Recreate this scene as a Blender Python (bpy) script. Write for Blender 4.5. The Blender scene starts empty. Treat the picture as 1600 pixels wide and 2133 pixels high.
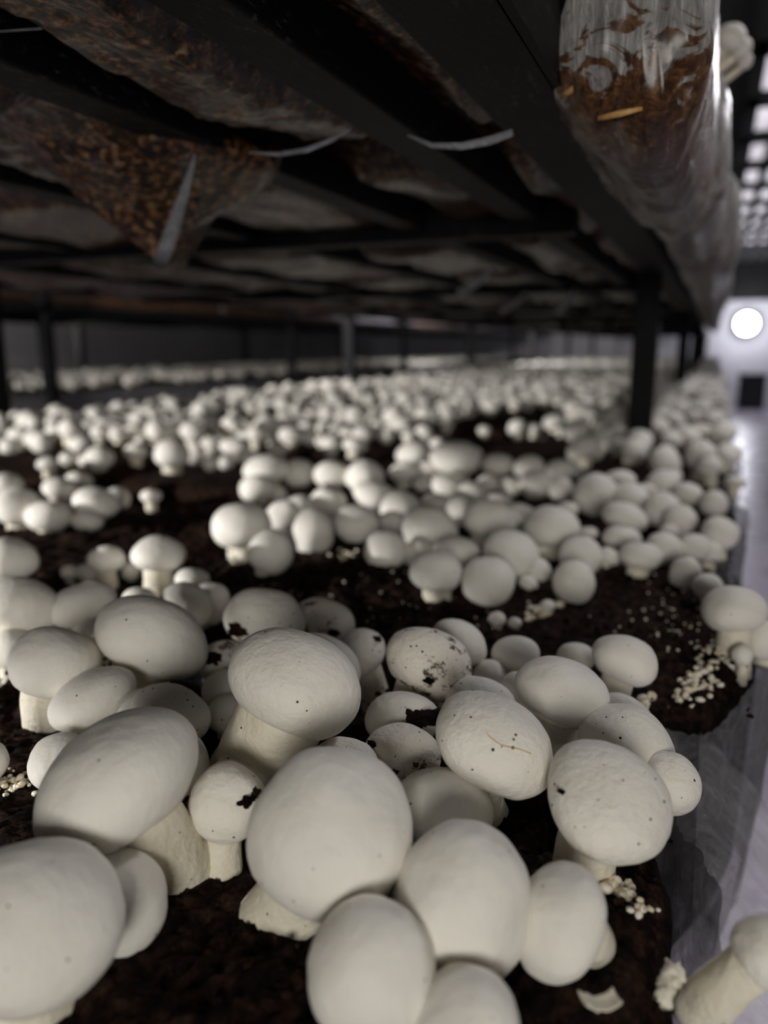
import bpy, bmesh, math, random
import numpy as np
from mathutils import Vector, Matrix, noise

# ------------------------------------------------------------------ camera, world, lights, exposure
SC = bpy.context.scene
COL = SC.collection
rnd = random.Random(11)
F = 1600.0
TH = math.atan(346.5 / F)
PS = math.atan(690 / F * math.cos(TH))
CAMP = Vector((0, 0, 0.20))
FW = Vector((-math.sin(PS) * math.cos(TH), math.cos(PS) * math.cos(TH), -math.sin(TH)))
RT = Vector((math.cos(PS), math.sin(PS), 0))
UP = RT.cross(FW)

cd = bpy.data.cameras.new('camera')
cam = bpy.data.objects.new('camera', cd)
COL.objects.link(cam)
cd.sensor_fit = 'HORIZONTAL'; cd.sensor_width = 36; cd.lens = 36
cd.clip_start = 0.01; cd.clip_end = 100
m3 = Matrix((RT, UP, -FW)).transposed()
cam.matrix_world = Matrix.Translation(CAMP) @ m3.to_4x4()
cd.dof.use_dof = True; cd.dof.focus_distance = 0.33; cd.dof.aperture_fstop = 6.6
SC.camera = cam
SC.view_settings.view_transform = 'Standard'
SC.view_settings.look = 'None'
SC.view_settings.exposure = 0.0
SC.view_settings.gamma = 1.0
SC.view_settings.use_curve_mapping = False

W = bpy.data.worlds.new('world'); SC.world = W; W.use_nodes = True
W.node_tree.nodes['Background'].inputs[0].default_value = (0.7, 0.75, 0.9, 1)
W.node_tree.nodes['Background'].inputs[1].default_value = 0.006


def lamp(name, kind, loc, power, color=(1, 1, 1), size=0.1, target=None, spread=None):
    l = bpy.data.lights.new(name, kind); l.energy = power; l.color = color
    if kind == 'AREA':
        l.size = size
        if spread: l.spread = spread
    else:
        l.shadow_soft_size = size
    o = bpy.data.objects.new(name, l); COL.objects.link(o); o.location = loc
    if target is not None:
        o.rotation_euler = (Vector(target) - Vector(loc)).to_track_quat('-Z', 'Y').to_euler()
    return o


lamp('aisle_work_lamp', 'AREA', (0.34, -0.93, 0.32), 8.6, (1, 0.97, 0.91), 0.34, (-0.15, 0.6, 0.03))
lamp('side_aisle_lamp', 'AREA', (-2.60, -1.20, 0.531), 118, (1, 0.975, 0.96), 0.025, (-0.7, 1.0, 0.03))
lamp('side_aisle_lamp', 'AREA', (-2.25, 2.6, 0.460), 10, (1, 0.96, 0.94), 0.06, (-1.2, 4.2, 0.05))
lamp('side_aisle_lamp', 'AREA', (-2.25, 7.0, 0.460), 28, (1, 0.97, 0.97), 0.06, (-1.4, 9.0, 0.05))
lamp('left_wall_fill', 'POINT', (-4.9, 4.0, 0.32), 20, (1, 0.96, 0.92), 0.08)  # added fill without a fixture, brightens the left wall and second rack crop
lamp('aisle_ceiling_lamp', 'AREA', (0.52, 1.6, 1.30), 9, (0.98, 0.96, 1), 0.25, (0.05, 1.3, 0.2))
lamp('aisle_ceiling_lamp', 'AREA', (0.55, 3.6, 1.30), 9, (0.98, 0.95, 1), 0.3, (0.05, 3.3, 0.1))


# ------------------------------------------------------------------ helpers
def ray(px, py):
    return FW + RT * ((px - 800) / F) - UP * ((py - 1066.5) / F)


def atz(px, py, z):
    d = ray(px, py); return CAMP + d * ((z - CAMP.z) / d.z)


def aty(px, py, y):
    d = ray(px, py); return CAMP + d * (y / d.y)


def tag(o, label=None, cat=None, group=None, kind=None):
    if label: o['label'] = label
    if cat: o['category'] = cat
    if group: o['group'] = group
    if kind: o['kind'] = kind
    return o


def empty(name, loc=(0, 0, 0)):
    o = bpy.data.objects.new(name, None); COL.objects.link(o); o.location = loc
    o.empty_display_size = 0.02
    return o


def mesh_obj(name, v, f, mat, parent=None, loc=None, smooth=True):
    me = bpy.data.meshes.new(name); me.from_pydata([tuple(p) for p in v], [], f)
    if smooth: me.polygons.foreach_set('use_smooth', [True] * len(me.polygons))
    me.materials.append(mat); me.update()
    o = bpy.data.objects.new(name, me); COL.objects.link(o)
    if parent: o.parent = parent
    if loc is not None: o.location = loc
    return o


def box(v, f, x0, x1, y0, y1, z0, z1):
    n = len(v)
    v += [(x0, y0, z0), (x1, y0, z0), (x1, y1, z0), (x0, y1, z0), (x0, y0, z1), (x1, y0, z1), (x1, y1, z1), (x0, y1, z1)]
    f += [tuple(n + i for i in q) for q in ((0, 3, 2, 1), (4, 5, 6, 7), (0, 1, 5, 4), (1, 2, 6, 5), (2, 3, 7, 6), (3, 0, 4, 7))]


def box_obj(name, mat, b, parent=None, bevel=0.0):
    v, f = [], []; box(v, f, *b)
    c = Vector(((b[0] + b[1]) / 2, (b[2] + b[3]) / 2, b[4]))
    o = mesh_obj(name, [Vector(p) - c for p in v], f, mat, parent, c if parent is None else c - parent.location, smooth=False)
    if bevel:
        m = o.modifiers.new('bevel', 'BEVEL'); m.width = bevel; m.segments = 2
    return o


def fn(p, s, seed=0.0):
    return noise.noise(Vector((p[0] * s + seed, p[1] * s + seed * 1.7, p[2] * s - seed)))


# ------------------------------------------------------------------ materials
def mat_new(name):
    m = bpy.data.materials.new(name); m.use_nodes = True
    nt = m.node_tree; b = nt.nodes['Principled BSDF']
    return m, nt, b


def N(nt, t, **kw):
    n = nt.nodes.new(t)
    for k, v in kw.items(): setattr(n, k, v)
    return n


def ramp(nt, src, stops, interp='LINEAR'):
    r = N(nt, 'ShaderNodeValToRGB'); r.color_ramp.interpolation = interp
    e = r.color_ramp.elements
    while len(e) < len(stops): e.new(0.5)
    for el, (p, c) in zip(e, stops):
        el.position = p; el.color = (*c, 1) if len(c) == 3 else c
    nt.links.new(src, r.inputs[0]); return r.outputs[0]


def tex(nt, kind, scale, detail=4, rough=0.6, coords='pos', dist=0.0, stretch=None):
    if coords == 'pos':
        g = N(nt, 'ShaderNodeNewGeometry').outputs['Position']
    else:
        g = N(nt, 'ShaderNodeTexCoord').outputs['Object']
    if stretch:
        mp = N(nt, 'ShaderNodeMapping'); mp.inputs['Scale'].default_value = stretch
        nt.links.new(g, mp.inputs[0]); g = mp.outputs[0]
    t = N(nt, 'ShaderNodeTex' + kind)
    t.inputs['Scale'].default_value = scale
    if kind == 'Noise':
        t.inputs['Detail'].default_value = detail; t.inputs['Roughness'].default_value = rough
        t.inputs['Distortion'].default_value = dist
    nt.links.new(g, t.inputs['Vector']); return t


def bump(nt, b, src, strength, dist):
    u = N(nt, 'ShaderNodeBump'); u.inputs['Strength'].default_value = strength; u.inputs['Distance'].default_value = dist
    nt.links.new(src, u.inputs['Height']); nt.links.new(u.outputs[0], b.inputs['Normal'])


def mixc(nt, fac, a, c):
    m = N(nt, 'ShaderNodeMix', data_type='RGBA')
    for s, v in ((0, fac), (6, a), (7, c)):
        if isinstance(v, (tuple, float, int)):
            m.inputs[s].default_value = (*v, 1) if isinstance(v, tuple) else v
        else: nt.links.new(v, m.inputs[s])
    return m.outputs[2]


def math_n(nt, op, a, c=0.0):
    m = N(nt, 'ShaderNodeMath', operation=op)
    for i, v in enumerate((a, c)):
        if isinstance(v, (float, int)): m.inputs[i].default_value = v
        else: nt.links.new(v, m.inputs[i])
    return m.outputs[0]


def skin_mat(name, base, tint, specks=0.0, dirt=0.0, bumpy=0.25):
    m, nt, b = mat_new(name)
    n1 = tex(nt, 'Noise', 45, 3).outputs[0]
    col = ramp(nt, n1, [(0.35, base), (0.75, tint)])
    if specks:
        vo = tex(nt, 'Voronoi', 300)
        sep = N(nt, 'ShaderNodeSeparateColor'); nt.links.new(vo.outputs['Color'], sep.inputs[0])
        lim = math_n(nt, 'MULTIPLY', math_n(nt, 'SUBTRACT', sep.outputs[0], 1 - specks), 0.55 / specks * 0.36)
        fac = math_n(nt, 'LESS_THAN', vo.outputs['Distance'], lim)
        col = mixc(nt, fac, col, (0.035, 0.02, 0.014))
    if dirt:
        dn = tex(nt, 'Noise', 60, 8, 0.75).outputs[0]
        fac = ramp(nt, dn, [(0.66 - dirt * 0.2, (0, 0, 0)), (0.70 - dirt * 0.2, (1, 1, 1))])
        col = mixc(nt, fac, col, (0.09, 0.055, 0.035))
    nt.links.new(col, b.inputs['Base Color'])
    b.inputs['Roughness'].default_value = 0.62
    b.inputs['Specular IOR Level'].default_value = 0.2
    b.inputs['Subsurface Weight'].default_value = 0.12
    b.inputs['Subsurface Radius'].default_value = (1.0, 0.7, 0.45)
    b.inputs['Subsurface Scale'].default_value = 0.004
    bump(nt, b, tex(nt, 'Noise', 260, 5, 0.6).outputs[0], bumpy, 0.0026)
    return m


M = {}
M['cap'] = skin_mat('cap_skin', (0.80, 0.765, 0.69), (0.85, 0.82, 0.75), 0.10)
M['cap_pimply'] = skin_mat('cap_skin_pimply', (0.80, 0.765, 0.68), (0.86, 0.82, 0.74), 0.15, 0, 0.4)
M['cap_speck'] = skin_mat('cap_skin_specked', (0.80, 0.765, 0.68), (0.86, 0.82, 0.74), 0.42, 0, 0.5)
M['cap_dirty'] = skin_mat('cap_skin_dirty', (0.79, 0.74, 0.64), (0.84, 0.79, 0.70), 0.75, 0.5, 0.5)
M['stem'] = skin_mat('stem_skin', (0.77, 0.71, 0.56), (0.83, 0.78, 0.66), 0.12, 0, 0.5)

m, nt, b = mat_new('peat'); M['peat'] = m
c = ramp(nt, tex(nt, 'Noise', 130, 8, 0.7).outputs[0], [(0.38, (0.005, 0.0022, 0.0016)), (0.48, (0.018, 0.0078, 0.0048)), (0.58, (0.055, 0.025, 0.0145)), (0.70, (0.14, 0.076, 0.048))])
vo = tex(nt, 'Voronoi', 260)
sep = N(nt, 'ShaderNodeSeparateColor'); nt.links.new(vo.outputs['Color'], sep.inputs[0])
patch = ramp(nt, tex(nt, 'Noise', 14, 3).outputs[0], [(0.5, (0, 0, 0)), (0.62, (1, 1, 1))])
lim = math_n(nt, 'MULTIPLY', math_n(nt, 'SUBTRACT', sep.outputs[0], 0.86), 2.4)
fac = math_n(nt, 'MULTIPLY', math_n(nt, 'LESS_THAN', vo.outputs['Distance'], lim), patch)
c = mixc(nt, fac, c, (0.30, 0.25, 0.19))
nt.links.new(c, b.inputs['Base Color']); b.inputs['Roughness'].default_value = 0.85
b.inputs['Specular IOR Level'].default_value = 0.10
bump(nt, b, tex(nt, 'Noise', 330, 8, 0.75, stretch=(1, 0.45, 1)).outputs[0], 1.0, 0.008)

m, nt, b = mat_new('pin_white'); M['pin'] = m
c = ramp(nt, tex(nt, 'Noise', 150, 3).outputs[0], [(0.35, (0.62, 0.50, 0.30)), (0.6, (0.80, 0.75, 0.64))])
nt.links.new(c, b.inputs['Base Color']); b.inputs['Roughness'].default_value = 0.5

m, nt, b = mat_new('black_steel'); M['steel'] = m
n1 = tex(nt, 'Noise', 240, 6, 0.7, stretch=(1, 0.3, 1)).outputs[0]
n2 = tex(nt, 'Noise', 9, 3).outputs[0]
f1 = math_n(nt, 'MULTIPLY', ramp(nt, n1, [(0.56, (0, 0, 0)), (0.66, (1, 1, 1))]), ramp(nt, n2, [(0.42, (0, 0, 0)), (0.6, (1, 1, 1))]))
nt.links.new(mixc(nt, f1, (0.003, 0.003, 0.0038), (0.085, 0.078, 0.074)), b.inputs['Base Color'])
b.inputs['Roughness'].default_value = 0.55; b.inputs['Specular IOR Level'].default_value = 0.18
bump(nt, b, n1, 0.25, 0.002)


def film_mat(name, opac0, opac1, col, scale=22, rough=0.28, stretch=(1, 1, 1)):
    m, nt, b = mat_new(name)
    n1 = tex(nt, 'Noise', scale, 6, 0.65, dist=1.2, stretch=stretch).outputs[0]
    b.inputs['Roughness'].default_value = rough
    nt.links.new(ramp(nt, n1, [(0.3, tuple(x * 0.6 for x in col)), (0.7, col)]), b.inputs['Base Color'])
    b.inputs['Specular IOR Level'].default_value = 0.6
    n9 = tex(nt, 'Noise', scale * 3.0, 5, 0.7, dist=2.5, stretch=stretch).outputs[0]
    bump(nt, b, math_n(nt, 'ADD', n1, math_n(nt, 'MULTIPLY', n9, 0.5)), 1.0, 0.014)
    tr = N(nt, 'ShaderNodeBsdfTransparent'); mx = N(nt, 'ShaderNodeMixShader')
    fac = ramp(nt, n1, [(0.3, (opac0,) * 3), (0.75, (opac1,) * 3)])
    nt.links.new(fac, mx.inputs[0]); nt.links.new(tr.outputs[0], mx.inputs[1]); nt.links.new(b.outputs[0], mx.inputs[2])
    nt.links.new(mx.outputs[0], nt.nodes['Material Output'].inputs[0])
    return m


M['film'] = film_mat('plastic_film', 0.45, 0.9, (0.24, 0.232, 0.24), 40)
M['film_fold'] = film_mat('plastic_fold', 0.9, 1.0, (0.85, 0.86, 0.92), 60)
M['film_thin'] = film_mat('plastic_film_thin', 0.22, 0.6, (0.42, 0.41, 0.415), 36, 0.22, (0.35, 1, 0.35))

m, nt, b = mat_new('wrapped_compost'); M['compost'] = m
n1 = tex(nt, 'Noise', 150, 6, 0.62, dist=0.3).outputs[0]
c = ramp(nt, n1, [(0.43, (0.005, 0.003, 0.002)), (0.49, (0.04, 0.013, 0.004)), (0.55, (0.17, 0.060, 0.012)), (0.61, (0.30, 0.18, 0.09)), (0.72, (0.46, 0.36, 0.25))])
n2 = tex(nt, 'Noise', 9, 3).outputs[0]
c = mixc(nt, ramp(nt, n2, [(0.45, (0, 0, 0)), (0.7, (0.8, 0.8, 0.8))]), c, (0.014, 0.009, 0.006))
nt.links.new(c, b.inputs['Base Color']); b.inputs['Roughness'].default_value = 0.36
b.inputs['Coat Weight'].default_value = 0.5; b.inputs['Coat Roughness'].default_value = 0.2
bump(nt, b, tex(nt, 'Noise', 60, 6, 0.65, dist=1.5).outputs[0], 0.55, 0.006)

def bag_mat(name, lo, hi, bz):
    m, nt, b = mat_new(name); M[name] = m
    tc = N(nt, 'ShaderNodeTexCoord'); sp = N(nt, 'ShaderNodeSeparateXYZ'); nt.links.new(tc.outputs['Object'], sp.inputs[0])
    n1 = tex(nt, 'Noise', 34, 5, 0.62, 'obj', 2.0).outputs[0]
    n3 = tex(nt, 'Noise', 75, 7, 0.72, 'obj', 2.0).outputs[0]
    n4 = tex(nt, 'Noise', 60, 7, 0.7, 'obj', 3.5, (2.2, 1, 0.35)).outputs[0]
    zz = math_n(nt, 'ADD', math_n(nt, 'MULTIPLY', sp.outputs[2], 6.0), math_n(nt, 'MULTIPLY', math_n(nt, 'SUBTRACT', n1, 0.5), 1.3))
    whitef = ramp(nt, zz, [(lo, (0, 0, 0)), (hi, (1, 1, 1))])
    lowf = ramp(nt, sp.outputs[2], [(0.008, (1, 1, 1)), (0.026, (0, 0, 0))])
    brown = ramp(nt, n3, [(0.36, (0.020, 0.009, 0.005)), (0.48, (0.12, 0.045, 0.016)), (0.57, (0.25, 0.11, 0.035)), (0.68, (0.36, 0.24, 0.12))])
    grey = ramp(nt, n4, [(0.3, (0.24, 0.22, 0.205)), (0.46, (0.48, 0.455, 0.43)), (0.58, (0.64, 0.61, 0.585)), (0.70, (0.85, 0.83, 0.80))])
    c = mixc(nt, whitef, brown, grey)
    c = mixc(nt, math_n(nt, 'MULTIPLY', lowf, 0.8), c, bz)
    nt.links.new(c, b.inputs['Base Color']); b.inputs['Roughness'].default_value = 0.33
    b.inputs['Coat Weight'].default_value = 0.3; b.inputs['Coat Roughness'].default_value = 0.2
    u1 = tex(nt, 'Noise', 42, 7, 0.65, 'obj', 3.5, (2.2, 1.2, 0.4)).outputs[0]
    bump(nt, b, u1, 1.0, 0.012)


bag_mat('bagwhite', 0.30, 0.36, (0.10, 0.07, 0.07))
bag_mat('baggrey', -0.6, 0.2, (0.24, 0.21, 0.20))

m, nt, b = mat_new('straw'); M['straw'] = m
nt.links.new(ramp(nt, tex(nt, 'Noise', 200, 2).outputs[0], [(0.3, (0.40, 0.20, 0.06)), (0.7, (0.62, 0.38, 0.14))]), b.inputs['Base Color'])

m, nt, b = mat_new('concrete_floor'); M['floor'] = m
n1 = tex(nt, 'Noise', 3.5, 6, 0.6).outputs[0]
nt.links.new(ramp(nt, n1, [(0.3, (0.38, 0.335, 0.43)), (0.7, (0.58, 0.525, 0.63))]), b.inputs['Base Color'])
nt.links.new(ramp(nt, n1, [(0.35, (0.22,) * 3), (0.7, (0.42,) * 3)]), b.inputs['Roughness'])
bump(nt, b, tex(nt, 'Noise', 30, 4).outputs[0], 0.15, 0.01)

m, nt, b = mat_new('pale_wall'); M['wall'] = m
nt.links.new(ramp(nt, tex(nt, 'Noise', 1.3, 4).outputs[0], [(0.3, (0.62, 0.61, 0.64)), (0.7, (0.72, 0.71, 0.74))]), b.inputs['Base Color'])
b.inputs['Roughness'].default_value = 0.8

m, nt, b = mat_new('grey_wall'); M['greywall'] = m
nt.links.new(ramp(nt, tex(nt, 'Noise', 0.8, 4).outputs[0], [(0.3, (0.30, 0.30, 0.30)), (0.7, (0.40, 0.40, 0.39))]), b.inputs['Base Color'])
b.inputs['Roughness'].default_value = 0.9

m, nt, b = mat_new('dark_ceiling'); M['dark'] = m
nt.links.new(ramp(nt, tex(nt, 'Noise', 4, 3).outputs[0], [(0.3, (0.008, 0.008, 0.009)), (0.7, (0.016, 0.015, 0.016))]), b.inputs['Base Color'])
b.inputs['Roughness'].default_value = 0.8

m, nt, b = mat_new('crate_plastic'); M['crate'] = m
nt.links.new(ramp(nt, tex(nt, 'Noise', 8, 3).outputs[0], [(0.3, (0.02, 0.024, 0.03)), (0.7, (0.035, 0.04, 0.05))]), b.inputs['Base Color'])


def emit(name, col, strength):
    m, nt, b = mat_new(name)
    b.inputs['Base Color'].default_value = (0.8, 0.8, 0.8, 1)
    b.inputs['Emission Color'].default_value = (*col, 1); b.inputs['Emission Strength'].default_value = strength
    n1 = tex(nt, 'Noise', 1.5, 2).outputs[0]
    nt.links.new(mixc(nt, ramp(nt, n1, [(0.35, (0, 0, 0)), (0.65, (1, 1, 1))]), tuple(x * 0.65 for x in col), col), b.inputs['Emission Color'])
    return m


M['glow'] = emit('light_diffuser', (0.92, 0.86, 0.95), 0.9)
M['flood'] = emit('flood_glass', (0.90, 0.90, 1.0), 40)

# ------------------------------------------------------------------ room
XL, XR, YB, YF = -6.2, 1.9, 14.3, -2.6
FZ, CZ = -0.80, 1.75


def struct(name, mat, b):
    return tag(box_obj(name, mat, b), kind='structure')


struct('floor', M['floor'], (XL, XR, YF, YB, FZ - 0.05, FZ))
struct('wall_back', M['wall'], (XL, XR, YB, YB + 0.1, FZ, CZ))
struct('end_wall_shade', M['dark'], (XL, XR, YB - 0.03, YB, 0.92, CZ))  # added dark sheet, stands in for dimness on the upper end wall
struct('wall_left', M['greywall'], (XL - 0.1, XL, YF, YB, FZ, CZ))
struct('wall_right', M['greywall'], (XR, XR + 0.1, YF, YB, FZ, CZ))
struct('wall_front', M['greywall'], (XL, XR, YF - 0.1, YF, FZ, CZ))
struct('ceiling', M['dark'], (XL, XR, YF, YB, CZ, CZ + 0.1))

# overhead black grille above the aisle, lit tubes behind it
GZ = 1.50
gv, gf = [], []
x = 0.06
while x < 1.2:
    box(gv, gf, x, x + 0.055, 3.2, 13.8, GZ, GZ + 0.05); x += 0.15
y = 3.2
while y < 13.9:
    box(gv, gf, 0.06, 1.2, y, y + 0.22, GZ, GZ + 0.035); y += 0.86
g = mesh_obj('overhead_grille', gv, gf, M['dark'], None, None, smooth=False)
tag(g, 'black bar grille hung above the aisle, bright light showing through its openings', 'grille')
for k in range(2):
    e = empty('light_panel', (0.63, 3.9 + 4.9 * k + 2.4, 1.69))
    tag(e, ['long pale light panel above the near half of the black grille', 'long pale light panel above the far half of the black grille'][k], 'ceiling light', 'light panels above the grille')
    box_obj('diffuser', M['glow'], (0.12, 1.15, 3.9 + 4.9 * k, 8.7 + 4.9 * k, 1.685, 1.70), e)
    box_obj('housing', M['crate'], (0.10, 1.17, 3.88 + 4.9 * k, 8.72 + 4.9 * k, 1.70, 1.745), e)

# flood lamp on the end wall and the dark crate below it
p = aty(1556, 674, YB - 0.25)
e = empty('flood_lamp', (p.x, YB - 0.02, p.z))
tag(e, 'round glaring white flood lamp on the far end wall of the aisle', 'lamp')
v, f = [], []
for i in range(6):
    th = i / 5 * math.pi / 2
    for j in range(20):
        a = j / 20 * 2 * math.pi
        v.append((0.155 * math.cos(th) * math.cos(a), -0.19 - 0.06 * math.sin(th), 0.155 * math.cos(th) * math.sin(a)))
for i in range(5):
    for j in range(20):
        f.append((i * 20 + j, i * 20 + (j + 1) % 20, (i + 1) * 20 + (j + 1) % 20, (i + 1) * 20 + j))
mesh_obj('lens', v, f, M['flood'], e)
v, f = [], []
for k, (r, yy) in enumerate(((0.03, 0.0), (0.13, -0.04), (0.165, -0.19), (0.155, -0.19))):
    for j in range(20):
        a = j / 20 * 2 * math.pi; v.append((r * math.cos(a), yy, r * math.sin(a)))
for i in range(3):
    for j in range(20):
        f.append((i * 20 + j, i * 20 + (j + 1) % 20, (i + 1) * 20 + (j + 1) % 20, (i + 1) * 20 + j))
mesh_obj('housing', v, f, M['crate'], e)
lamp('flood_lamp_light', 'POINT', (p.x, YB - 0.55, p.z), 24, (0.9, 0.9, 1.0), 0.14)

q = aty(1564, 832, YB - 0.6)
e = empty('crate', (q.x, YB - 0.5, FZ)); tag(e, 'dark plastic crate standing on the floor below the flood lamp', 'crate')
cx, cy = q.x, YB - 0.5
for bb in ((cx - .20, cx + .20, cy - .15, cy + .15, FZ, FZ + .03),):
    box_obj('base', M['crate'], bb, e)
box_obj('side_panel', M['crate'], (cx - .20, cx - .185, cy - .15, cy + .15, FZ + .03, FZ + .56), e)
box_obj('side_panel', M['crate'], (cx + .185, cx + .20, cy - .15, cy + .15, FZ + .03, FZ + .56), e)
box_obj('front_panel', M['crate'], (cx - .185, cx + .185, cy - .15, cy - .135, FZ + .03, FZ + .56), e)
box_obj('back_panel', M['crate'], (cx - .185, cx + .185, cy + .135, cy + .15, FZ + .03, FZ + .56), e)
box_obj('rim', M['crate'], (cx - .215, cx + .215, cy - .165, cy - .15, FZ + .50, FZ + .55), e)

# ------------------------------------------------------------------ racks
PITCH = 2.17
SHZ = 0.345


def rack(x0, x1, rails, y0, y1, posts_near, posts_far, label, low_z=-0.235, low=True):
    e = empty('shelf_rack', (x0, y0, FZ)); tag(e, label, 'rack', 'steel growing racks')
    for px_, ys in ((x1, posts_near), (x0, posts_far)):
        for yy in ys:
            box_obj('post', M['steel'], (px_ - 0.025, px_ + 0.025, yy - 0.025, yy + 0.025, FZ, 1.45), e, 0.003)
    for rx, w in rails:
        box_obj('rail', M['steel'], (rx - w / 2, rx + w / 2, y0, y1, SHZ, SHZ + 0.035), e, 0.002)
    yy = 1.0
    while yy < y1:
        if yy > y0: box_obj('cross_bar', M['steel'], (x0, x1 - 0.03, yy - 0.02, yy + 0.02, SHZ - 0.012, SHZ + 0.03), e, 0.002)
        yy += PITCH / 2
    if low:
        for rx in (x0, x1):
            box_obj('lower_rail', M['steel'], (rx - 0.025, rx + 0.025, y0, y1, low_z, low_z + 0.035), e)
        for k in range(8):
            yy = y0 + 0.4 + k * PITCH * 0.87
            if yy < y1: box_obj('lower_cross_bar', M['steel'], (x0, x1, yy - 0.02, yy + 0.02, low_z + 0.0, low_z + 0.035), e)
    return e


BX0 = -1.76   # far edge of the near bed
near_rack = rack(-1.73, -0.137, [(-1.73, 0.045), (-1.30, 0.03), (-0.95, 0.03), (-0.62, 0.03), (-0.372, 0.034), (-0.222, 0.034), (-0.122, 0.052)],
                 -1.6, 13.9, [1.76 + PITCH * k for k in range(6)], [1.48 + PITCH * k for k in range(6)],
                 'black steel rack carrying the near mushroom beds, bare post at its aisle edge')
rack2 = rack(-4.25, -2.72, [(-4.25, 0.05), (-3.5, 0.04), (-2.72, 0.05)], 0.4, 13.9,
             [2.62 + PITCH * k for k in range(5)], [4.40 + PITCH * k for k in range(4)],
             'dark steel rack across the side aisle, its posts outlined against the grey wall')
# rail lip of the outer rail (angle iron)
box_obj('rail_flange', M['steel'], (-0.099, -0.093, -1.6, 13.9, SHZ + 0.0, SHZ + 0.075), near_rack)


# ------------------------------------------------------------------ lower bed: bags of compost cased with peat
def soil_h(x, y, fine=True):
    h = 0.007 * fn((x, y, 0), 9, 3.1) + 0.004 * fn((x, y, 0), 26, 7.7)
    if fine:
        h += 0.0042 * fn((x, y, 0), 60, 1.2) + 0.0040 * abs(fn((x, y, 0), 140, 5.5)) + 0.0022 * fn((x, y, 0), 310, 2.5)
    return h


def bag_pt(a, b_, s, t, kap=0.42):
    return a * s * math.sqrt(1 - kap * t * t / 2), b_ * t * math.sqrt(1 - kap * s * s / 2)


def grow_bag(x0, x1, y0, y1, nx, ny, label, group=None, fine=True, edge_wob=0.0, rim=0.0, kap=0.42):
    cx, cy = (x0 + x1) / 2, (y0 + y1) / 2
    a, bb = (x1 - x0) / 2, (y1 - y0) / 2
    k = 1 / math.sqrt(1 - 0.42 / 2)
    e = empty('growing_bag', (cx, cy, -0.198)); tag(e, label, 'growing bag', group)
    v, f = [], []
    for j in range(ny + 1):
        for i in range(nx + 1):
            s, t = i / nx * 2 - 1, j / ny * 2 - 1
            px_, py_ = bag_pt(a, bb, s, t, kap)
            if edge_wob:
                w = edge_wob * fn((cx + px_, cy + py_, 0), 11, 4.2) * max(abs(s), abs(t)) ** 4
                px_ += w * s; py_ += w * t
            ed = max(abs(s), abs(t))
            z = soil_h(cx + px_, cy + py_, fine) - 0.016 * max(0, (ed - 0.86) / 0.14) ** 2
            v.append((px_, py_, z + 0.198))
    for j in range(ny):
        for i in range(nx):
            q = j * (nx + 1) + i; f.append((q, q + 1, q + nx + 2, q + nx + 1))
    loop = [i for i in range(nx + 1)] + [(nx + 1) * j + nx for j in range(1, ny + 1)] + [(nx + 1) * ny + i for i in range(nx - 1, -1, -1)] + [(nx + 1) * j for j in range(ny - 1, 0, -1)]
    ring = [Vector(v[i]) for i in loop]
    n0 = len(loop); prev = loop
    for zz, sc in ((0.12, 1.0), (0.03, 0.99), (0.0, 0.93)):
        st = len(v)
        for p in ring: v.append((p.x * sc, p.y * sc, zz))
        cur = list(range(st, st + n0))
        for i in range(n0): f.append((prev[i], cur[i], cur[(i + 1) % n0], prev[(i + 1) % n0]))
        prev = cur
    f.append(tuple(prev))
    mesh_obj('peat_casing', v, f, M['peat'], e)
    # film around the bag
    v, f = [], []
    lv = 9
    for l in range(lv):
        u = l / (lv - 1)
        for i, p in enumerate(ring):
            d = Vector((p.x / a, p.y / bb, 0)); d.normalize()
            wob = 0.006 * fn((p.x + cx, p.y + cy, u * 0.12), 24, 9) + 0.003 * fn((p.x + cx, p.y + cy, u * 0.05), 70, 2)
            off = 0.004 + 0.010 * (1 - u) ** 3 + abs(wob) + 0.006 * math.sin(u * 3.1)
            ztop = p.z + 0.008 - rim + 0.010 * fn((p.x + cx, p.y + cy, 0), 16, 6)
            v.append((p.x + d.x * off, p.y + d.y * off, ztop * (1 - u) + 0.004 * u))
    for l in range(lv - 1):
        for i in range(n0):
            f.append((l * n0 + i, l * n0 + (i + 1) % n0, (l + 1) * n0 + (i + 1) % n0, (l + 1) * n0 + i))
    mesh_obj('plastic_film', v, f, M['film'], e)
    return e


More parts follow.
